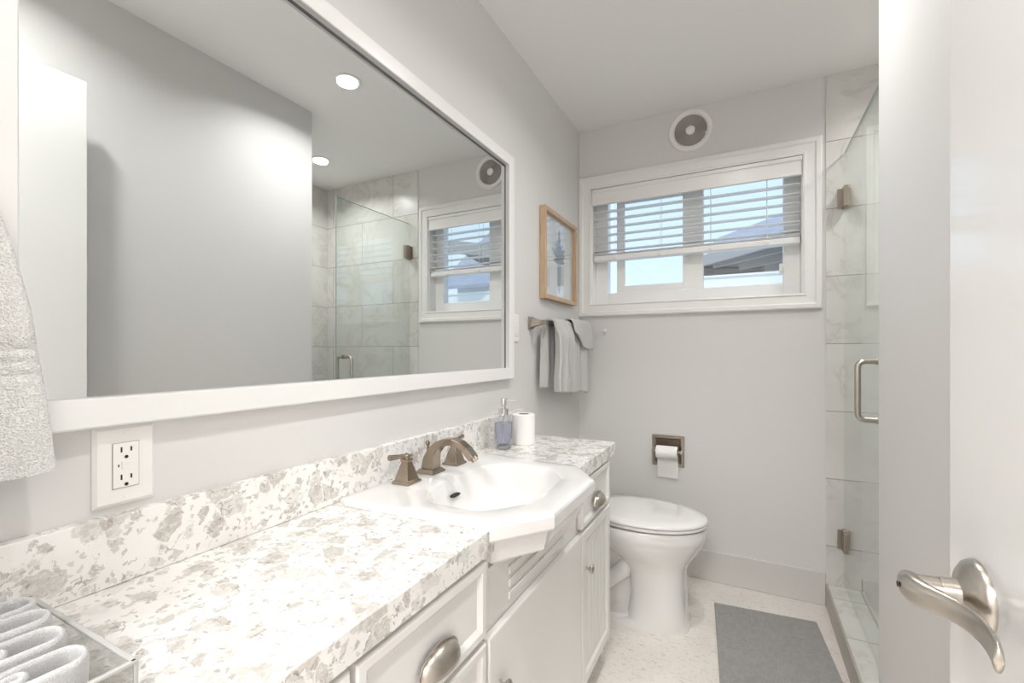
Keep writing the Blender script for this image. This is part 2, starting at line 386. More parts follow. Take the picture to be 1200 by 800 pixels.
struct('ground_outside', B((-12, 12, YB + .3, 30, -.1, -.05)), mat('concrete_yard', (.6, .59, .57), .9))

# ------------------------------------------------------------------ window blind
bl = thing('window_blind', 'white faux wood slat blind half lowered in the window', 'blind', (-.27, 2.55, 1.68))
bx0, bx1 = WX0 + .010, WX1 - .010
bm = B((bx0 - .006, bx1 + .006, 2.512, 2.526, 1.996, 2.086), (bx0 - .006, bx1 + .006, 2.506, 2.513, 2.066, 2.086), (bx0 - .006, bx1 + .006, 2.506, 2.513, 1.996, 2.006), (bx0, bx1, 2.528, 2.578, 2.03, 2.085))
link('valance', bm, M_WHITE, bl, bevel=.003)
M_SLAT = mat('slat_white', (.80, .80, .80), .35)
for k in range(6):
    z = 1.742 + k * .0445
    bm = bmesh.new(); rings = []
    for x in (bx0, bx1):
        top = [(x, 2.530 + .05 * i / 6, z + .0022 * (1 - ((i - 3) / 3) ** 2) + .0015) for i in range(7)]
        bot = [(p[0], p[1], p[2] - .003) for p in top][::-1]
        rings.append(top + bot)
    loft(bm, rings); link('slat', bm, M_SLAT, bl)
link('bottom_rail', B((bx0, bx1, 2.528, 2.582, 1.680, 1.712)), M_SLAT, bl, bevel=.006, seg=3)
link('stacked_slat', B((bx0, bx1, 2.530, 2.580, 1.7135, 1.7165)), M_SLAT, bl, bevel=.001)
link('stacked_slat', B((bx0, bx1, 2.530, 2.580, 1.719, 1.722)), M_SLAT, bl, bevel=.001)
for x in (-.648, -.405, -.158, .096):
    bm = bmesh.new()
    for y in (2.5275, 2.5825): tube(bm, [(x, y, 1.69), (x, y, 2.03)], .0011, 6)
    lathe(bm, (x, 2.5285, 1.695), (0, -1, 0), [(0, .010), (.004, .010), (.006, .006)], 12)
    link('ladder_cord', bm, M_SLAT, bl)
tag(link('cord_hook', B((-.711, -.697, 2.507, 2.5195, 1.277, 1.297), (-.708, -.700, 2.500, 2.509, 1.277, 1.283)), M_PLASTIC, bevel=.002, origin=(-.704, 2.519, 1.28)), 'tiny white plastic hook on the back wall just under the window corner', 'hook')

# ------------------------------------------------------------------ wall fan above window
vf = thing('exhaust_fan', 'round white wall fan with grey spiral grille above the window', 'fan', (-.252, YB, 2.314))
C0 = (-.252, YB, 2.314)
bm = bmesh.new(); lathe(bm, C0, (0, -1, 0), [(0, .108), (.008, .108), (.013, .103), (.014, .092), (.010, .083), (.004, .079), (0, .079)], 56, False, False); link('housing_ring', bm, M_WHITE, vf, smooth=True)
bm = bmesh.new(); lathe(bm, C0, (0, -1, 0), [(.0005, .081), (.002, .081)], 48); link('dark_backing', bm, mat('fan_inside', (.05, .042, .038), .8), vf)
bm = bmesh.new()
for k in range(8):
    r = .027 + k * .0068
    bmr = [[(C0[0] + (r + dr) * math.cos(a), C0[1] - h, C0[2] + (r + dr) * math.sin(a)) for dr, h in ((0, .005), (.0036, .005), (.0036, .009), (0, .009))] for a in [2 * PI * i / 48 for i in range(48)]]
    loft(bm, bmr + [bmr[0]], False, False)
for i in range(6):
    a = 2 * PI * i / 6 + .3; tube(bm, [(C0[0] + .02 * math.cos(a), YB - .005, C0[2] + .02 * math.sin(a)), (C0[0] + .08 * math.cos(a + .5), YB - .005, C0[2] + .08 * math.sin(a + .5))], .0014, 6)
bmesh.ops.remove_doubles(bm, verts=bm.verts, dist=1e-6)
link('spiral_grille', bm, mat('grille_grey', (.50, .46, .43), .4, 0), vf)
bm = bmesh.new(); lathe(bm, C0, (0, -1, 0), [(.003, .023), (.011, .023), (.0145, .018), (.016, 0)], 32); link('centre_cap', bm, M_WHITE, vf, smooth=True)
bm = bmesh.new(); lathe(bm, (C0[0] + .074, YB - .006, C0[2] - .03), (0, -1, 0), [(0, .005), (.014, .004)], 12); link('switch_knob', bm, M_WHITE, vf, smooth=True)

# ------------------------------------------------------------------ recessed lights
def downlight(loc, label):
    t = thing('recessed_ceiling_light', label, 'ceiling light', loc, 'recessed ceiling lights')
    bm = bmesh.new(); lathe(bm, loc, (0, 0, -1), [(0, .062), (.003, .062), (.006, .056), (.004, .048), (.001, .047)], 40, False, False); link('trim_ring', bm, M_WHITE, t, smooth=True)
    bm = bmesh.new(); lathe(bm, loc, (0, 0, -1), [(.0005, .047), (.0025, .047)], 40); link('lens', bm, M_EMIT, t)
    ld = bpy.data.lights.new('downlight_lamp', 'AREA'); ld.shape = 'DISK'; ld.size = .09; ld.energy = LAMP_W; ld.color = (1, .985, .965); ld.spread = math.radians(150)
    lo = bpy.data.objects.new('lamp', ld); COL.objects.link(lo); lo.parent = t; lo.location = (0, 0, -.012)
    return t
downlight((-.045, 1.535, ZC), 'round recessed ceiling light in front of the sink, the larger one in the mirror')
downlight((.80, 2.09, ZC), 'small round recessed light over the shower, seen in the mirror beside the wall corner')
downlight((-.045, .42, ZC), 'added recessed ceiling light nearest the doorway, out of view')  # assumed third downlight, added out of view for its light
ht = thing('hall_fill_light', 'added square fill light on the hallway ceiling, unseen beyond the doorway', 'ceiling light', (-.15, -1.1, ZC))  # lamp added out of view to brighten the room
link('fill_diffuser', B((-.4, .1, -1.35, -.85, ZC - .03, ZC)), M_EMIT, ht, bevel=.005)
ld = bpy.data.lights.new('hall_fill_lamp', 'AREA'); ld.shape = 'SQUARE'; ld.size = .5; ld.energy = HALL_W; ld.color = (1, .985, .97)
lo = bpy.data.objects.new('lamp', ld); COL.objects.link(lo); lo.parent = ht; lo.location = (0, 0, -.04)

# ------------------------------------------------------------------ wall mirror
MY0, MY1, MZ0, MZ1 = .185, 1.640, 1.058, 1.953; FW = .044
mr = thing('wall_mirror', 'long rectangular wall mirror in a flat white frame above the vanity', 'mirror', (XL, (MY0 + MY1) / 2, MZ0))
bm = bmesh.new(); mitred(bm, 'x', MY0, MY1, MZ0, MZ1, [(0, 0), (0, .022), (.003, .025), (FW - .002, .025), (FW, .023), (FW, 0)], XL, 1)
link('frame', bm, M_WHITE, mr)
link('mirror_glass', B((XL + .001, XL + .006, MY0 + FW, MY1 - FW, MZ0 + FW, MZ1 - FW)), M_MIRROR, mr)
link('dark_edge_strip', B((XL + .006, XL + .0075, MY0 + FW, MY1 - FW, MZ1 - FW - .006, MZ1 - FW), (XL + .006, XL + .0075, MY1 - FW - .006, MY1 - FW, MZ0 + FW, MZ1 - FW - .006)), M_EDGE_DARK, mr)  # dark strip along the glass's top and far edges

# ------------------------------------------------------------------ countertop, backsplash
CT = .82; CB = .772; CX = -.443
def add_counter(name, y0, y1, label):
    o = link(name, B((XL + .001, CX, y0, y1, CB, CT)), M_QUARTZ, origin=(-.65, (y0 + y1) / 2, CB), bevel=.002)
    return tag(o, label, 'countertop', 'speckled quartz counter pieces')
add_counter('countertop', YF + .001, .786, 'long speckled quartz countertop piece in front, left of the sink')
add_counter('countertop', 1.30, 1.732, 'short speckled quartz countertop piece past the sink holding the soap')
tag(link('backsplash', B((XL + .0005, XL + .021, YF + .001, 1.732, CT + .0005, .923)), M_QUARTZ, origin=(XL, .8, CT), bevel=.0015), 'low speckled quartz backsplash running along the wall under the mirror', 'backsplash')

# ------------------------------------------------------------------ sink
SCX, SCY = -.565, 1.022
OUT = [(-.353, -.142), (-.353, .142), (-.44, .262), (-.80, .288), (-.834, .272), (-.834, -.272), (-.80, -.288), (-.44, -.262)]
OUT = [(x - SCX, y) for x, y in OUT]
def ray_poly(poly, a):
    dx, dy = math.cos(a), math.sin(a); best = 9
    for (x1, y1), (x2, y2) in zip(poly, poly[1:] + poly[:1]):
        ex, ey = x2 - x1, y2 - y1; den = dx * ey - dy * ex
        if abs(den) < 1e-9: continue
        t = (x1 * ey - y1 * ex) / den; u_ = (x1 * dy - y1 * dx) / den
        if t > 0 and -1e-6 <= u_ <= 1 + 1e-6: best = min(best, t)
    return best
def superr(a, ax, ay, n):
    return (abs(math.cos(a) / ax) ** n + abs(math.sin(a) / ay) ** n) ** (-1 / n)
angs = sorted(set([round(2 * PI * k / 96 - PI, 5) for k in range(96)] + [round(math.atan2(y, x), 5) for x, y in OUT]))
def oring(inset, z): return [(p[0], p[1] if z > .8204 or p[0] > CX + .001 else min(max(p[1], .788), 1.298), p[2]) for p in _oring(inset, z)]
def _oring(inset, z): return [(SCX + math.cos(a) * (ray_poly(OUT, a) - inset), SCY + math.sin(a) * (ray_poly(OUT, a) - inset), z) for a in angs]
INN = [(.135, -.105), (.135, .105), (.060, .198), (-.075, .198), (-.128, .13), (-.128, -.13), (-.075, -.198), (.060, -.198)]
def iring(f, z, soft=0, dx=0):
    out = []
    for a in angs:
        r = ray_poly(INN, a) * (1 - .55 * soft) + superr(a, .132, .195, 2.6) * .55 * soft; r *= f
        out.append((SCX + dx + math.cos(a) * r, SCY + math.sin(a) * r, z))
    return out
sk = thing('sink', 'white octagonal porcelain sink with projecting front, set in the vanity', 'sink', (SCX, SCY, .66))
bm = bmesh.new()
loft(bm, [iring(.25, .668, 1), iring(.58, .684, 1), iring(.77, .712, 1), oring(.085, .728), oring(.048, .735), oring(.040, .742), oring(.026, .785), oring(.022, .796), oring(.003, .797), oring(0, .801), oring(0, .8203), oring(0, .8206),
          oring(0, .824), oring(.003, .829), oring(.010, .831), oring(.03, .8315), iring(1.06, .8315, .6), iring(1.02, .829, .7), iring(.99, .822, .8), iring(.96, .80, 1), iring(.91, .755, 1), iring(.74, .722, 1), iring(.54, .704, 1), iring(.30, .692, 1), iring(.12, .686, 1)])
link('basin', bm, M_PORC, sk, smooth=True, sharp=28)
bm = bmesh.new(); lathe(bm, (SCX, SCY, .6865), (0, 0, 1), [(0, .024), (.002, .024), (.003, .019), (.001, .017)], 28); link('drain', bm, M_BRONZE, sk, smooth=True)
bm = bmesh.new(); loft(bm, [[(-.6835 + dx, SCY - .022 + .020 * math.cos(t_), .788 + .0042 * math.sin(t_)) for t_ in [2 * PI * i / 16 for i in range(16)]] for dx in (-.004, .004)]); link('overflow_slot', bm, M_BLACK, sk)

# faucet
ZS = .8315
fc = thing('faucet', 'widespread faucet with arched square spout and two lever handles in warm brushed nickel', 'faucet', (-.775, SCY, ZS))
def pyramid(bm, cx, cy, z, prof):
    rings = [[(cx + sx * r, cy + sy * r, z + h) for sx, sy in ((-1, -1), (1, -1), (1, 1), (-1, 1))] for h, r in prof]; loft(bm, rings)
FXC = -.775
for name, cy, sg in (('handle', SCY - .108, -1), ('handle', SCY + .108, 1)):
    bm = bmesh.new(); pyramid(bm, FXC, cy, ZS, [(0, .027), (.006, .027), (.009, .022), (.016, .020), (.050, .0105), (.056, .009)])
    pyramid(bm, FXC, cy, ZS, [(.054, .011), (.058, .012), (.062, .011)])
    h = link(name, bm, M_BRONZE, fc, bevel=.0012)
    bm = bmesh.new(); lathe(bm, (FXC, cy, ZS + .060), (0, 0, 1), [(0, .008), (.010, .008), (.013, .0065), (.015, .003)], 20); 
    tube(bm, [(FXC, cy, ZS + .068), (FXC - .004, cy + sg * .02, ZS + .070), (FXC - .008, cy + sg * .055, ZS + .073)], [.006, .0055, .0075], 12)
    tube(bm, [(FXC, cy, ZS + .068), (FXC + .002, cy - sg * .012, ZS + .067), (FXC + .003, cy - sg * .018, ZS + .067)], [.006, .0045, .003], 12)
    link('lever', bm, M_BRONZE, h, smooth=True)
bm = bmesh.new(); pyramid(bm, FXC - .005, SCY, ZS, [(0, .029), (.006, .029), (.010, .024), (.013, .023)])
pts = [(-.780, SCY, ZS + .012), (-.777, SCY, ZS + .04), (-.768, SCY, ZS + .062), (-.750, SCY, ZS + .080), (-.728, SCY, ZS + .090), (-.703, SCY, ZS + .093), (-.680, SCY, ZS + .087), (-.660, SCY, ZS + .074), (-.647, SCY, ZS + .060), (-.640, SCY, ZS + .052)]
sweep_rect(bm, pts, [.020, .0185, .017, .016, .0155, .0155, .015, .015, .0145, .014], [.020, .017, .013, .011, .0095, .009, .009, .009, .009, .009], (0, 1, 0))
sp = link('spout', bm, M_BRONZE, fc, bevel=.002)
bm = bmesh.new(); lathe(bm, (-.790, SCY, ZS + .055), (-.05, 0, 1), [(0, .004), (.018, .003), (.022, .0065), (.030, .0065), (.034, .003)], 14); link('drain_lift_rod', bm, M_BRONZE, sp, smooth=True)
bm = bmesh.new(); lathe(bm, (-.642, SCY, ZS + .056), (.62, 0, -.78), [(0, .010), (.012, .010)], 16); link('aerator', bm, M_BRONZE, sp)

# ------------------------------------------------------------------ vanity cabinet
VX = -.465; VY0, VY1 = YF + .002, 1.712
va = thing('vanity_cabinet', 'white painted vanity cabinet with panelled doors and cup-pull drawers along the left wall', 'cabinet', (-.65, .8, 0))
link('carcass', B((VX - .02, VX, VY0, .80, .10, CB - .001), (VX - .02, VX, 1.285, VY1, .10, CB - .001), (VX - .02, VX, .80, 1.285, .10, .726),
     (XL + .002, VX - .02, VY1 - .02, VY1, .0, CB - .001), (XL + .002, VX - .02, VY0, VY0 + .02, 0, CB - .001), (XL + .002, VX - .02, VY0 + .02, VY1 - .02, .10, .118),
     (VX - .075, VX - .06, VY0, VY1 - .02, 0, .10)), M_CAB, va, bevel=.0008)
# grooved false front under the sink
bm = bmesh.new()
for z in (.686, .658, .630): 
    box(bm, VX, VX + .005, .885, 1.22, z - .009, z + .009)
o = link('grooved_apron', bm, M_CAB, va, bevel=.004, seg=3)
def door_panel(bm, y0, y1, z0, z1, style):
    xf = VX + .019
    if style == 'slab':
        box(bm, VX + .001, xf, y0, y1, z0, z1); return
    w = .042 if style == 'bead' else .026
    box(bm, VX + .001, VX + .011, y0 + .002, y1 - .002, z0 + .002, z1 - .002)
    # frame with sloping inner edge
    rings = []
    for ins, h in ((0, .001), (0, .016), (.003, .019), (w - .010, .019), (w, .0105), (w, .001)):
        rings.append([(VX + h, a, b) for a, b in ((y0 + ins, z0 + ins), (y1 - ins, z0 + ins), (y1 - ins, z1 - ins), (y0 + ins, z1 - ins))])
    loft(bm, rings, False, False)
    if style == 'bead':
        n = 6; W = (y1 - y0 - 2 * w) / n
        for i in range(n): box(bm, VX + .009, VX + .0135, y0 + w + i * W + .0015, y0 + w + (i + 1) * W - .0015, z0 + w, z1 - w)
def cup_pull(y, z, parent):
    bm = bmesh.new(); rings = []
    x0 = VX + .019; N = 20
    for i in range(9):                      # profile from bottom lip over the top to the face
        ph = PI / 2 * i / 8 ; rings.append([])
        for k in range(N + 1):
            a = PI * k / N                  # across the width
            yy = math.cos(a) * .050; s_ = math.sin(a)
            rings[-1].append((x0 + .026 * s_ * math.cos(ph) + .0006, y + yy, z + .034 * s_ ** .8 * math.sin(ph)))
    loft(bm, rings, False, False, closed=False)
    bmesh.ops.remove_doubles(bm, verts=bm.verts, dist=2e-4)
    o = link('cup_pull', bm, M_NICKEL, parent, smooth=True, sharp=80)
    md = o.modifiers.new('thick', 'SOLIDIFY'); md.thickness = .0018; md.offset = -1
    bm = bmesh.new()
    prof = [(x0, y + math.cos(PI * k / 24) * .0535, z + .0375 * math.sin(PI * k / 24) ** .8) for k in range(25)]
    loft(bm, [[(x0 + d, p[1], p[2]) for p in prof] for d in (.0002, .0026)]); link('back_plate', bm, M_NICKEL, o)
def knob(y, z, parent):
    bm = bmesh.new(); lathe(bm, (VX + .017, y, z), (1, 0, 0), [(0, .008), (.003, .007), (.006, .0045), (.014, .0045), (.017, .011), (.021, .0145), (.025, .0125), (.027, .006), (.0275, 0)], 28)
    link('knob', bm, M_NICKEL, parent, smooth=True)
for nm, y0, y1, z0, z1, st in (('drawer', .43, .762, .615, .762, 'frame'), ('door', .43, .762, .115, .603, 'frame'), ('drawer', .10, .42, .615, .762, 'frame'), ('door', .10, .42, .115, .603, 'frame'),
                           ('door', .771, 1.336, .115, .603, 'slab'), ('drawer', 1.345, 1.665, .615, .762, 'frame'), ('door', 1.345, 1.665, .115, .603, 'bead')):
    bm = bmesh.new(); door_panel(bm, y0, y1, z0, z1, st); o = link(nm, bm, M_CAB, va, bevel=.0035 if st == 'slab' else .001)
    if nm == 'drawer': cup_pull((y0 + y1) / 2 + (.01 if y0 < .5 else 0), .655, o)
    elif y0 > .7: knob(y0 + (.042 if y0 < 1 else .034), .490 if y0 < 1 else .485, o)

# ------------------------------------------------------------------ outlet and switch plates
def plate(t, y, z, w=.079, h=.121):
    bm = bmesh.new(); mitred(bm, 'x', y - w / 2, y + w / 2, z - h / 2, z + h / 2, [(0, 0), (0, .003), (.005, .007), (.018, .0075), (.018, 0)], XL, 1)
    box(bm, XL + .0003, XL + .0072, y - w / 2 + .017, y + w / 2 - .017, z - h / 2 + .017, z + h / 2 - .017)
    link('cover_plate', bm, M_PLASTIC, t)
ot = thing('outlet', 'white double wall outlet plate just below the mirror frame', 'outlet', (XL, .349, .995))
plate(ot, .349, .995)
link('receptacle_gap', B((XL + .007, XL + .0078, .349 - .0172, .349 + .0172, .995 - .0347, .995 + .0347)), mat('outlet_gap', (.35, .34, .33), .6), ot)
rc = link('receptacle', B((XL + .007, XL + .0092, .349 - .0164, .349 + .0164, .995 - .0338, .995 + .0338)), M_PLASTIC, ot, bevel=.0008)
bm = bmesh.new()
for zc in (1.016, .974):
    for dy, hh in ((-.0062, .0040), (.0062, .0034)): box(bm, XL + .0091, XL + .0095, .349 + dy - .0011, .349 + dy + .0011, zc + .003 - hh, zc + .003 + hh)
    lathe(bm, (XL + .0091, .349, zc - .0085), (1, 0, 0), [(0, .0026), (.0004, .0026)], 12)
box(bm, XL + .0091, XL + .0095, .349 - .0105, .349 - .009, .993, .997)
link('slots', bm, M_BLACK, rc)
link('test_button', B((XL + .009, XL + .0104, .349 - .006, .349 + .007, .9955, 1.0005), (XL + .009, XL + .0104, .349 - .006, .349 + .007, .989, .994)), M_PLASTIC, rc, bevel=.0003)
for dz in (-.049, .049):
    bm = bmesh.new(); lathe(bm, (XL + .0070, .349, .995 + dz), (1, 0, 0), [(0, .0028), (.0008, .0026)], 12); link('screw', bm, M_PLASTIC, ot)
st = thing('light_switch', 'white rocker switch plate at the right edge of the mirror', 'switch', (XL, 1.683, 1.265))
plate(st, 1.683, 1.265, .076, .118)
link('rocker', B((XL + .007, XL + .011, 1.683 - .0165, 1.683 + .0165, 1.265 - .033, 1.265 + .033)), M_PLASTIC, st, bevel=.002)
bm = bmesh.new(); lathe(bm, (XL + .0109, 1.683, 1.242), (1, 0, 0), [(0, .002), (.0004, .002)], 10); link('indicator', bm, M_GREY, st)

# ------------------------------------------------------------------ framed picture
pf = thing('framed_picture', 'small oak framed botanical print on the left wall beside the window', 'picture', (XL, 2.17, 1.42))
PY0, PY1, PZ0, PZ1 = 1.945, 2.395, 1.418, 1.852
bm = bmesh.new(); mitred(bm, 'x', PY0, PY1, PZ0, PZ1, [(0, .002), (0, .030), (.001, .031), (.019, .031), (.020, .030), (.020, .004)], XL, 1); link('frame', bm, M_OAK, pf)
link('print', B((XL + .006, XL + .009, PY0 + .018, PY1 - .018, PZ0 + .018, PZ1 - .018)), M_PRINT, pf)
def leafpoly(bm, cy, cz, ln, wd, ang, x):
    pts = []
    for i in range(16):
        t_ = 2 * PI * i / 16; a = math.cos(t_) * ln / 2 + ln / 2; b = math.sin(t_) * wd / 2 * (1 - .3 * math.cos(t_))
        pts.append(bm.verts.new((x, cy + a * math.cos(ang) - b * math.sin(ang), cz + a * math.sin(ang) + b * math.cos(ang))))
    bm.faces.new(pts)
bm = bmesh.new(); xx = XL + .0093; cy = 2.175
leafpoly(bm, cy, 1.46, .34, .05, PI / 2, xx)
for k in range(5): leafpoly(bm, cy, 1.64 + .012 * k, .11 - .012 * k, .028, PI / 2 + (-1) ** k * (1.2 - .12 * k), xx + .0001 * (k + 1))
link('pale_stem_print', bm, M_PLANT2, pf)
bm = bmesh.new()
for k in range(9): leafpoly(bm, cy - .01 + .004 * k, 1.63, .085 + .02 * ((k * 7) % 3) / 3, .03, PI * (k + .5) / 9 * 1.15 - .2, xx + .0008 + .00008 * k)
leafpoly(bm, cy, 1.655, .13, .03, PI / 2, xx + .0018)
link('dark_flower_print', bm, M_PLANT, pf)
link('glazing', B((XL + .012, XL + .014, PY0 + .018, PY1 - .018, PZ0 + .018, PZ1 - .018)), M_GLAZE, pf)

# ------------------------------------------------------------------ towel bar + towels
tb = thing('towel_bar', 'brushed nickel towel bar with flared square posts below the framed picture', 'towel bar', (XL, 2.13, 1.295))
BX, BZ = -.788, 1.292
for y in (1.845, 2.435):
    bm = bmesh.new()
    rings = [[(XL + d, y + sy * r, BZ + .004 + sz * r) for sy, sz in ((-1, -1), (1, -1), (1, 1), (-1, 1))] for d, r in ((.0005, .026), (.006, .026), (.012, .020), (.05, .011), (.058, .010), (.076, .012), (.080, .011))]
    loft(bm, rings); link('post', bm, M_PEWTER, tb, bevel=.0012)
bm = bmesh.new(); box(bm, BX - .006, BX + .006, 1.845, 2.435, BZ - .006, BZ + .006); link('bar', bm, M_NICKEL, tb, bevel=.002)
def drape(name, m, y0, y1, zf, zb, amp, freq, label, seed=0, th=.007, bulge=.010, ny=60, fold=0, parent=None, gather=0.0):
    """cloth over the bar: from back hem, over the bar, to the front hem; optional irregular folds"""
    bm = bmesh.new(); rings = []
    path = []
    nb = 16
    for i in range(nb): path.append((-1, zb + (BZ + .004 - zb) * i / nb))
    for k in range(9): path.append((('a', PI - PI * k / 8), None))
    for i in range(1, 23): path.append((1, BZ + .004 + (zf(0) - BZ) * i / 22 if False else i / 22))
    for j in range(ny + 1):
        t_ = j / ny; row = []
        for p in path:
            if isinstance(p[0], tuple):
                a = p[0][1]; r = bulge; x = BX + math.cos(a) * r; z = BZ + .004 + math.sin(a) * r; dpt = 0
            elif p[0] == -1:
                z = p[1]; x = BX - bulge; dpt = (BZ - z)
            else:
                z = BZ + .004 - (BZ + .004 - zf(t_)) * p[1]; x = BX + bulge; dpt = (BZ - z)
            rip = math.sin(t_ * freq * 2 * PI + seed + 2.0 * dpt) * .6 + math.sin(t_ * freq * 4.7 + seed * 2 + 1 - 3 * dpt) * .4 + .3 * mnoise.noise(Vector((t_ * 6, z * 9, seed)))
            s_ = min(1, dpt / .07 + .25) if dpt > 0 else .25
            side = 1 if x >= BX else -.55
            xr = x + side * amp * (.55 + .5 * rip) * s_
            c = (y0 + y1) / 2; yy = y0 + (y1 - y0) * t_
            yy = c + (yy - c) * (1 - gather * (1 - min(1, max(dpt, 0) / .25))) + .004 * mnoise.noise(Vector((z * 12, t_ * 5, seed + 5)))
            row.append((max(xr, XL + .008), yy, z))
        rings.append(row)
    loft(bm, rings, False, False, closed=False)
    o = link(name, bm, m, parent, smooth=True, sharp=80, origin=(BX, (y0 + y1) / 2, BZ))
    md = o.modifiers.new('thick', 'SOLIDIFY'); md.thickness = th; md.offset = 0
    sb = o.modifiers.new('sub', 'SUBSURF'); sb.levels = 1; sb.render_levels = 1
    if label: tag(o, label, 'towel')
    return o
tw = drape('hand_towel', M_TOWEL, 1.89, 2.118, lambda t_: .985 - .02 * t_, 1.00, .042, 3.1, 'grey terry towel bunched on the near end of the towel bar', 1.0, th=.012, bulge=.018, gather=.1)
tw2 = drape('hand_towel', M_TOWEL, 2.115, 2.395, lambda t_: .955 + .012 * math.sin(t_ * 5), 1.02, .028, 2.4, 'grey terry towel on the far end of the towel bar with a folded-over corner', 3.2, th=.011, bulge=.016)
# folded-over corner flap of the far towel
bm = bmesh.new(); rings = []
for j in range(25):
    t_ = j / 24; row = []
    L = .05 + .075 * t_ if t_ < .9 else .1175 - .1 * (t_ - .9)
    L = .035 + .085 * math.sin(min(1, t_ * 1.3) * PI / 2)
    for k in range(14):
        s_ = k / 13
        if s_ < .35: a = PI * .8 - (PI * .8) * s_ / .35; x = BX + .030 * math.cos(a); z = BZ + .006 + .032 * math.sin(a)
        else: x = BX + .030 + .012 * (s_ - .35) / .65 + .006 * math.sin(t_ * 9); z = BZ + .006 - L * (s_ - .35) / .65
        x = max(x, BX - .03)
        row.append((x + .012, 2.12 + .285 * t_ - .02 * s_ , z))
    rings.append(row)
loft(bm, rings, False, False, closed=False)
o = link('folded_corner', bm, M_TOWEL, tw2, smooth=True, sharp=80); md = o.modifiers.new('thick', 'SOLIDIFY'); md.thickness = .010; md.offset = 0
sb = o.modifiers.new('sub', 'SUBSURF'); sb.levels = 1; sb.render_levels = 1

# ------------------------------------------------------------------ towel at the picture's left edge, on a ring
tr = thing('towel_ring', 'brushed nickel towel ring on the wall left of the mirror', 'towel ring', (XL, .085, 1.50))
bm = bmesh.new(); lathe(bm, (XL, .085, 1.53), (1, 0, 0), [(0, .025), (.006, .025), (.010, .012), (.05, .010), (.054, .008)], 24); link('mount', bm, M_NICKEL, tr, smooth=True)
bm = bmesh.new(); pts = [(XL + .045, .085 + .075 * math.sin(a), 1.453 + .075 * math.cos(a)) for a in [2 * PI * i / 40 for i in range(40)]]; tube(bm, pts + [pts[0]], .0045, 10, False); bmesh.ops.remove_doubles(bm, verts=bm.verts, dist=1e-5); link('ring', bm, M_NICKEL, tr, smooth=True)
bm = bmesh.new(); rings = []
tz = [1.395, 1.392, 1.375, 1.34, 1.30, 1.26, 1.22, 1.19, 1.172, 1.168, 1.164, 1.156, 1.152, 1.148, 1.14, 1.136, 1.132, 1.124, 1.10, 1.07, 1.04, 1.02, 1.012, 1.006]
hws = {1.395: .075, 1.34: .108, 1.30: .118, 1.22: .135, 1.15: .143, 1.08: .152, 1.006: .158}
def interp(d, v):
    ks = sorted(d)
    for a, b in zip(ks, ks[1:]):
        if a <= v <= b: return d[a] + (d[b] - d[a]) * (v - a) / (b - a)
    return d[ks[0]] if v < ks[0] else d[ks[-1]]
for z in tz:
    hw = interp(hws, z); row = []; groove = -.003 if z in (1.168, 1.152, 1.136) else 0
    n = 72
    for k in range(n):
        a = 2 * PI * k / n
        yy = .098 + hw * math.copysign(abs(math.cos(a)) ** .75, math.cos(a)); th = .022 + .010 * (1.4 - z) 
        front = math.sin(a) > 0
        xx = -.812 + th * math.copysign(abs(math.sin(a)) ** .6, math.sin(a)) * (1 if front else .7)
        if front: xx += (.010 * math.sin((yy - .1) * 62 + 1.5 + 3 * z) + .004 * math.sin(yy * 150)) * abs(math.sin(a)) + groove
        xx += .002 * mnoise.noise(Vector((yy * 40, z * 40, 3)))
        row.append((xx, yy, z - .010 * max(0, (yy - .098) / .16) * (1.4 - z) / .4 * -1 + (0)))
    rings.append(row)
loft(bm, rings)
o = link('hand_towel', bm, M_TOWEL_NEAR, origin=(-.812, .098, 1.39), smooth=True, sharp=70)
tag(o, 'pale terry towel with ribbed band hanging in front of the mirror\'s left end', 'towel')

# ------------------------------------------------------------------ soap dispenser and paper roll on the counter
sx, sy = -.770, 1.432
sd = thing('soap_dispenser', 'clear glass pump dispenser with lavender soap beside the paper roll', 'soap dispenser', (sx, sy, CT))
bm = bmesh.new()
N8 = 10
def ngon(r, z, n=N8, ph=.2): return [(sx + r * math.cos(2 * PI * k / n + ph), sy + r * math.sin(2 * PI * k / n + ph), z) for k in range(n)]
loft(bm, [ngon(.026, CT + .001), ngon(.030, CT + .004), ngon(.037, CT + .040), ngon(.037, CT + .118), ngon(.034, CT + .123), ngon(.016, CT + .126)])
gb = link('glass_bottle', bm, M_SOAPGL, sd)
bm = bmesh.new(); loft(bm, [ngon(.020, CT + .020), ngon(.031, CT + .040), ngon(.032, CT + .092)]); link('soap_liquid', bm, M_SOAP, sd)
bm = bmesh.new(); loft(bm, [ngon(.025, CT + .0015), ngon(.026, CT + .012), ngon(.012, CT + .018)]); link('bottle_base', bm, mat('thick_glass_base', (.55, .56, .58), .1, 0, Transmission_Weight=.5), sd)
bm = bmesh.new(); lathe(bm, (sx, sy, CT + .125), (0, 0, 1), [(0, .0185), (.018, .0185), (.020, .008), (.030, .007), (.032, .0105), (.052, .0105), (.055, .009)], 24)
tube(bm, [(sx, sy, CT + .172), (sx + .02, sy + .012, CT + .173), (sx + .042, sy + .024, CT + .171)], [.004, .0032, .0028], 10)
tube(bm, [(sx, sy, CT + .03), (sx, sy, CT + .125)], .0028, 8)
link('pump', bm, M_CHROME, sd, smooth=True)
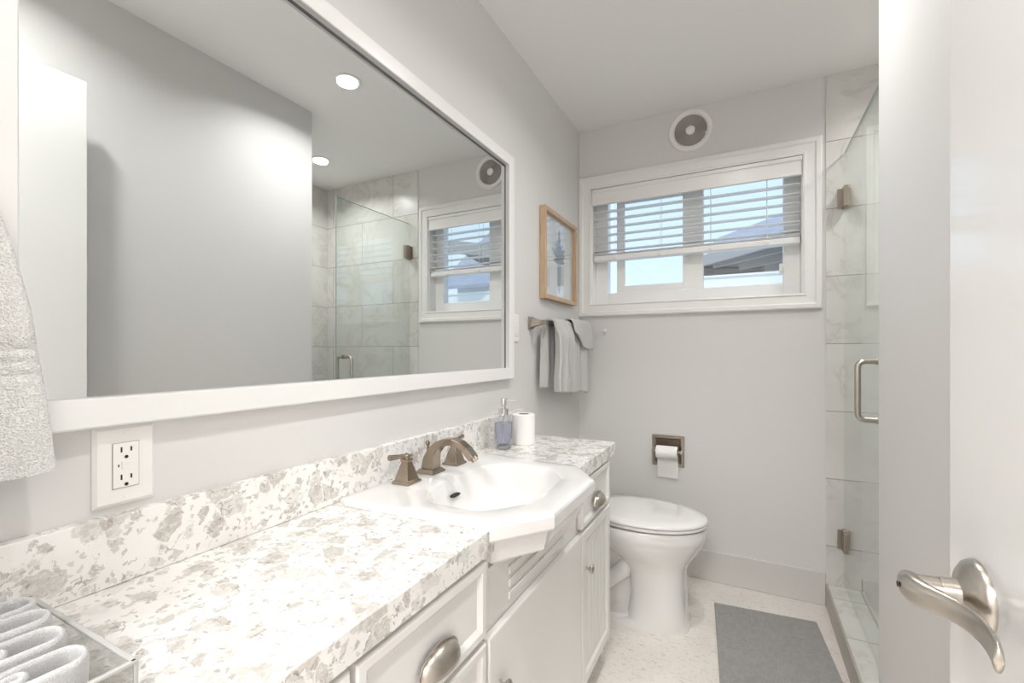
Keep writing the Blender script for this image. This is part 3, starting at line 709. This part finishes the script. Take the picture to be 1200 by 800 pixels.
def paper_roll(name, c, d, L, R, label, group=None):
    c = Vector(c); d = Vector(d)
    t = thing(name, label, 'toilet paper', tuple(c), group)
    bm = bmesh.new(); lathe(bm, c, d, [(.0, R - .002), (.002, R), (L - .002, R), (L, R - .002), (L, .021), (0, .021), (0, R - .002)], 48, False, False)
    bmesh.ops.remove_doubles(bm, verts=bm.verts, dist=1e-6); link('paper', bm, M_PAPER, t, smooth=True)
    bm = bmesh.new(); lathe(bm, c, d, [(.001, .0209), (L - .001, .0209), (L - .001, .0195), (.001, .0195), (.001, .0209)], 32, False, False); bmesh.ops.remove_doubles(bm, verts=bm.verts, dist=1e-6); link('core_tube', bm, mat('cardboard', (.35, .27, .2), .9), t, smooth=True)
    return t
paper_roll('toilet_paper_roll', (-.745, 1.545, CT + .0005), (0, 0, 1), .112, .043, 'white toilet paper roll standing upright on the counter behind the soap dispenser')

# ------------------------------------------------------------------ recessed paper holder on the back wall
HX0, HX1, HZ0, HZ1 = -.444, -.282, .560, .722
ph = thing('toilet_paper_holder', 'recessed square brushed metal toilet paper holder in the back wall', 'toilet paper holder', (-.363, YB, .56))
bm = bmesh.new(); mitred(bm, 'y', HX0, HX1, HZ0, HZ1, [(0, 0), (0, .005), (.003, .009), (.014, .009), (.019, .005), (.019, 0)], YB, -1); link('face_frame', bm, M_PEWTER, ph)
bm = bmesh.new()      # shallow dished recess lining
rings = []
for ins, d in ((.018, -.004), (.019, -.0006), (.024, -.0004)): rings.append([(a, YB + d, b) for a, b in ((HX0 + ins, HZ0 + ins), (HX1 - ins, HZ0 + ins), (HX1 - ins, HZ1 - ins), (HX0 + ins, HZ1 - ins))])
loft(bm, rings, False, True); link('recess_lining', bm, mat('recess_dark_metal', (.16, .12, .09), .3, 1), ph)
for x in (-.433, -.293):
    bm = bmesh.new(); lathe(bm, (x, YB - .004, .645), (0, -1, 0), [(0, .012), (.01, .009), (.022, .007), (.04, .0085), (.05, .007)], 18); link('arm', bm, M_NICKEL, ph, smooth=True)
bm = bmesh.new(); tube(bm, [(-.433, YB - .040, .645), (-.293, YB - .040, .645)], .006, 12); link('roller', bm, M_NICKEL, ph, smooth=True)
r2 = paper_roll('toilet_paper_roll', (-.4165, YB - .040, .640), (1, 0, 0), .106, .033, 'part-used white toilet paper roll on the recessed holder above the baseboard')
link('hanging_sheet', B((-.4155, -.3115, YB - .0118, YB - .0108, .500, .630)), M_PAPER, r2)

# ------------------------------------------------------------------ toilet
to = thing('toilet', 'white toilet with closed lid standing between vanity and back wall', 'toilet', (-.45, 2.06, 0))
TY = 2.06
def egg(xf, xb, hw, z, n=56, xm=None, p=2.0, pb=2.6):
    xm = xm if xm is not None else xb + (xf - xb) * .46; out = []
    for k in range(n):
        a = 2 * PI * k / n; c_, s_ = math.cos(a), math.sin(a); e = 2 / (p if c_ >= 0 else pb)
        x = xm + ((xf - xm) if c_ >= 0 else (xm - xb)) * math.copysign(abs(c_) ** e, c_)
        out.append((x, TY + hw * math.copysign(abs(s_) ** e, s_), z))
    return out
bm = bmesh.new()
loft(bm, [egg(-.205, -.60, .128, .0, p=3, pb=4), egg(-.205, -.60, .128, .018, p=3, pb=4), egg(-.214, -.455, .124, .035, p=3, pb=5), egg(-.220, -.445, .120, .12, p=2.9, pb=5), egg(-.220, -.445, .120, .23, p=2.7, pb=5), egg(-.214, -.47, .124, .262, p=2.5, pb=4), egg(-.195, -.53, .142, .295, p=2.3), egg(-.163, -.60, .168, .335), egg(-.150, -.64, .178, .362), egg(-.145, -.66, .180, .372), egg(-.143, -.66, .182, .376), egg(-.141, -.66, .184, .420), egg(-.146, -.66, .180, .426), egg(-.20, -.60, .13, .426)])
link('bowl', bm, M_PORC, to, smooth=True, sharp=50)
bm = bmesh.new(); loft(bm, [egg(-.42, -.78, .128, .0, p=4, pb=4), egg(-.42, -.78, .126, .045, p=4, pb=4), egg(-.40, -.76, .080, .06, p=3, pb=3), egg(-.38, -.75, .075, .20, p=3, pb=3), egg(-.38, -.78, .105, .30, p=3, pb=3), egg(-.40, -.80, .14, .40, p=3, pb=3)]); link('trapway', bm, M_PORC, to, smooth=True, sharp=50)
bm = bmesh.new(); tube(bm, [(-.45, TY - .070, .27), (-.47, TY - .088, .22), (-.53, TY - .090, .17), (-.60, TY - .088, .20), (-.66, TY - .085, .27)], [.03, .036, .038, .036, .03], 16); link('trapway_bulge', bm, M_PORC, to, smooth=True)
bm = bmesh.new(); loft(bm, [egg(-.143, -.61, .182, .434), egg(-.138, -.615, .186, .4375), egg(-.138, -.615, .186, .445), egg(-.142, -.61, .182, .447)]); link('seat', bm, M_PORC, to, smooth=True, sharp=40)
bm = bmesh.new(); loft(bm, [egg(-.142, -.62, .183, .449), egg(-.137, -.622, .188, .452), egg(-.137, -.622, .188, .458), egg(-.143, -.618, .182, .464), egg(-.19, -.58, .14, .468), egg(-.30, -.50, .06, .470)]); link('lid', bm, M_PORC, to, smooth=True, sharp=50)
for s_ in (-1, 1):
    bm = bmesh.new(); lathe(bm, (-.635, TY + s_ * .075, .432), (0, 0, 1), [(0, .018), (.020, .018), (.026, .012)], 20); link('lid_hinge', bm, M_PORC, to, smooth=True)
bm = bmesh.new(); box(bm, XL + .012, -.672, TY - .20, TY + .20, .40, .655); link('tank', bm, M_PORC, to, bevel=.02, seg=4)
bm = bmesh.new(); box(bm, XL + .008, -.664, TY - .21, TY + .21, .655, .685); link('tank_lid', bm, M_PORC, to, bevel=.008, seg=3)

# ------------------------------------------------------------------ bath mat
bm = bmesh.new(); box(bm, -.20, .20, -.36, .36, .0005, .010)
bmesh.ops.rotate(bm, verts=bm.verts, cent=(0, 0, 0), matrix=Matrix.Rotation(math.radians(5), 3, 'Z')); bmesh.ops.translate(bm, verts=bm.verts, vec=(.105, 1.948, 0))
tag(link('bath_mat', bm, M_MAT, origin=(.105, 1.948, 0), bevel=.003), 'plain dark grey bath mat lying on the floor in front of the shower curb', 'bath mat')

# ------------------------------------------------------------------ shower door
GX = .402; GY0, GY1 = 1.865, YB - .012
sh = thing('shower_door', 'frameless clear glass shower door hinged at the tiled back wall', 'shower door', (GX, GY1, .11))
link('glass_panel', B((GX - .004, GX + .004, GY0, GY1, .108, 2.062)), M_SHOWER, sh)
link('polished_edge', B((GX - .0042, GX + .0042, GY0 - .0012, GY0, .108, 2.062), (GX - .0042, GX + .0042, GY0, GY1, 2.062, 2.0632)), M_EDGE, sh)
for z in (1.86, .315):
    bm = B((GX - .028, GX + .028, YB - .011, YB - .0065, z - .045, z + .045), (GX - .012, GX + .012, YB - .062, YB - .008, z - .045, z + .045), (GX - .009, GX + .009, YB - .03, YB - .010, z - .05, z + .05))
    link('hinge', bm, M_PEWTER, sh, bevel=.0015)
bm = bmesh.new()
for s_ in (-1, 1):
    y = 1.925; x1 = GX + s_ * .0045; x2 = GX + s_ * .058; za, zb = .935, 1.135
    pts = [(x1, y, zb), (x2 - s_ * .02, y, zb)] + [(x2 - s_ * .02 + s_ * .02 * math.sin(a), y, zb - .02 + .02 * math.cos(a)) for a in (.4, .8, 1.2, PI / 2)] + [(x2 - s_ * .02 + s_ * .02 * math.cos(a), y, za + .02 - .02 * math.sin(a)) for a in (0, .4, .8, 1.2, PI / 2)] + [(x1, y, za)]
    tube(bm, pts, .0095, 16)
    for z in (za, zb): lathe(bm, (x1, y, z), (s_, 0, 0), [(0, .0125), (.004, .0125)], 20)
link('pull_handle', bm, M_NICKEL, sh, smooth=True)

# ------------------------------------------------------------------ entry door (open, along the right wall)
DTH = math.radians(1.5)
E0 = Vector((.205, .68, 0)); dd = Vector((math.sin(DTH), -math.cos(DTH), 0)); nn = Vector((-math.cos(DTH), -math.sin(DTH), 0))
DW = .76
dr = bpy.data.objects.new('door_1', None); COL.objects.link(dr); dr.location = E0 + dd * DW; OFF['door_1'] = Vector(dr.location); dr['kind'] = 'structure'
def dbox(bm, a0, a1, h0, h1, z0, z1):
    vs = [bm.verts.new(E0 + dd * a + nn * h + Vector((0, 0, z))) for z in (z0, z1) for a, h in ((a0, h0), (a1, h0), (a1, h1), (a0, h1))]
    for f in ((3, 2, 1, 0), (4, 5, 6, 7), (0, 1, 5, 4), (1, 2, 6, 5), (2, 3, 7, 6), (3, 0, 4, 7)): bm.faces.new([vs[i] for i in f])
bm = bmesh.new(); dbox(bm, 0, DW, -.035, 0, .01, 2.045); link('door_slab', bm, M_DOOR, dr, bevel=.002)
HC = E0 + dd * .068 + Vector((0, 0, .925))
bm = bmesh.new(); lathe(bm, HC, nn, [(0, .036), (.003, .036), (.007, .034), (.012, .027), (.015, .017), (.017, .0145), (.030, .0135)], 44); hs = link('rose', bm, M_NICKEL, dr, smooth=True, sharp=40)
bm = bmesh.new(); lathe(bm, HC + nn * .030, nn, [(0, .0125), (.001, .0125), (.001, .013), (.018, .013)], 32); link('stem', bm, M_NICKEL, dr, smooth=True)
bm = bmesh.new(); rings = []
prof = [(-.0145, .0490, .004), (-.0138, .0500, .009), (-.009, .0520, .0125), (0, .0530, .0138), (.010, .0520, .0138), (.020, .0465, .0128), (.030, .0385, .0118), (.042, .0310, .0112), (.055, .0265, .0110), (.070, .0245, .0112), (.086, .0250, .0118), (.100, .0270, .0125), (.112, .0300, .0125), (.116, .0312, .0105), (.118, .0318, .006), (.1185, .0320, .001)]
for i, (a, h, r) in enumerate(prof):
    c = HC + dd * a + nn * h
    tdir = Vector((prof[min(i + 1, len(prof) - 1)][0] - prof[max(i - 1, 0)][0], prof[min(i + 1, len(prof) - 1)][1] - prof[max(i - 1, 0)][1])).normalized()
    nrm = dd * (-tdir.y) + nn * tdir.x; thk = .0100 if a < .016 else max(.0034, .0100 - (a - .016) * .22)
    rings.append([c + Vector((0, 0, 1)) * r * math.copysign(abs(math.cos(b)) ** .8, math.cos(b)) + nrm * thk * math.sin(b) for b in [2 * PI * k / 20 for k in range(20)]])
loft(bm, rings); link('lever', bm, M_NICKEL, dr, smooth=True, sharp=60)
bm = bmesh.new(); lathe(bm, HC + nn * .0635 + dd * 0, nn, [(0, .003), (.0006, .003)], 12); link('privacy_pinhole', bm, M_BLACK, dr)
bm = bmesh.new()
for z in (.25, 1.05, 1.85): lathe(bm, E0 + dd * (DW + .006) + nn * .004 + Vector((0, 0, z - .045)), (0, 0, 1), [(0, .006), (.09, .006)], 12)
link('hinge_barrels', bm, M_NICKEL, dr)

# ------------------------------------------------------------------ acrylic tray with folded washcloths
ty0, ty1, tx0, tx1 = -.03, .213, -.735, -.496
tray = thing('acrylic_tray', 'clear acrylic tray holding folded washcloths in the near corner of the counter', 'tray', (-.61, .09, CT))
link('tray_walls', B((tx0, tx1, ty1 - .004, ty1, CT + .001, .884), (tx0, tx1, ty0, ty0 + .004, CT + .001, .884), (tx0, tx0 + .004, ty0 + .004, ty1 - .004, CT + .001, .884), (tx1 - .004, tx1, ty0 + .004, ty1 - .004, CT + .001, .884), (tx0, tx1, ty0, ty1, CT + .0005, CT + .004)), M_ACRYL, tray, bevel=.001)
link('tray_rim', B((tx0, tx1, ty1 - .0045, ty1 + .0005, .884, .887), (tx0, tx1, ty0, ty0 + .004, .884, .887), (tx0, tx0 + .004, ty0, ty1, .884, .887), (tx1 - .0045, tx1 + .0005, ty0, ty1, .884, .887), (tx1 - .003, tx1 + .0006, ty1 - .003, ty1 + .0006, CT + .001, .884)), mat('acrylic_bright_edge', (.45, .45, .44), .15), tray, bevel=.0008)
def washcloth_mesh(seed):
    rnd = random.Random(seed); bm = bmesh.new()
    L0, L1 = -.015, .180
    for (hw, end) in ((.0132, L1), (.0042, L1 - .030)):
        path = [(-hw, L0)] + [(-hw, L0 + (end - L0) * i / 8) for i in range(1, 9)] + [(-hw * math.cos(PI * k / 8), end + hw * math.sin(PI * k / 8)) for k in range(1, 8)] + [(hw, end - (end - L0) * i / 8) for i in range(0, 9)]
        rings = []
        for px_, py_ in path:
            wob = .0015 * math.sin(py_ * 60 + seed)
            rings.append([])
            for zz, th in ((0, .0024), (.03, .0027), (.06, .0027), (.080, .0027), (.084, .0020), (.0855, .0005), (.084, -.0020), (.080, -.0027), (.06, -.0027), (.03, -.0027), (0, -.0024)):
                rings[-1].append((px_ + wob + th, py_ , zz))
        # offset along local normal approximated by x; nose handled by extra thickness in y
        for i, (px_, py_) in enumerate(path):
            a = path[max(i - 1, 0)]; b = path[min(i + 1, len(path) - 1)]; d = Vector((b[0] - a[0], b[1] - a[1])).normalized(); nr = Vector((d.y, -d.x))
            rings[i] = [(px_ + nr.x * (p[0] - px_ ), py_ + nr.y * (p[0] - px_), p[2]) for p in rings[i]]
        loft(bm, rings)
    return bm
spots = [(-.712, CT + .012, -.01, .02, 'leftmost pale folded washcloth in the acrylic tray, against its wall side'), (-.675, CT + .012, .00, -.02, 'pale folded washcloth second from the wall in the acrylic tray'),
         (-.637, CT + .010, .00, -.03, 'middle pale folded washcloth in the acrylic tray'), (-.598, CT + .008, -.004, -.04, 'pale folded washcloth fourth from the wall in the acrylic tray'),
         (-.552, CT + .004, -.004, -.05, 'pale folded washcloth nearest the right side of the acrylic tray')]
w0 = None
for i, (x, z, dy, rz, lab) in enumerate(spots):
    if w0 is None:
        bm = washcloth_mesh(1); w0 = link('washcloth', bm, M_WASH, smooth=True, sharp=70); o = w0
    else:
        o = w0.copy(); COL.objects.link(o)
    o.location = (x, dy, z - .007); o.rotation_euler = (0, .12 if i > 2 else .05, rz); o.scale = (1, 1, 1)
    tag(o, lab, 'washcloth', 'folded washcloths in the tray')
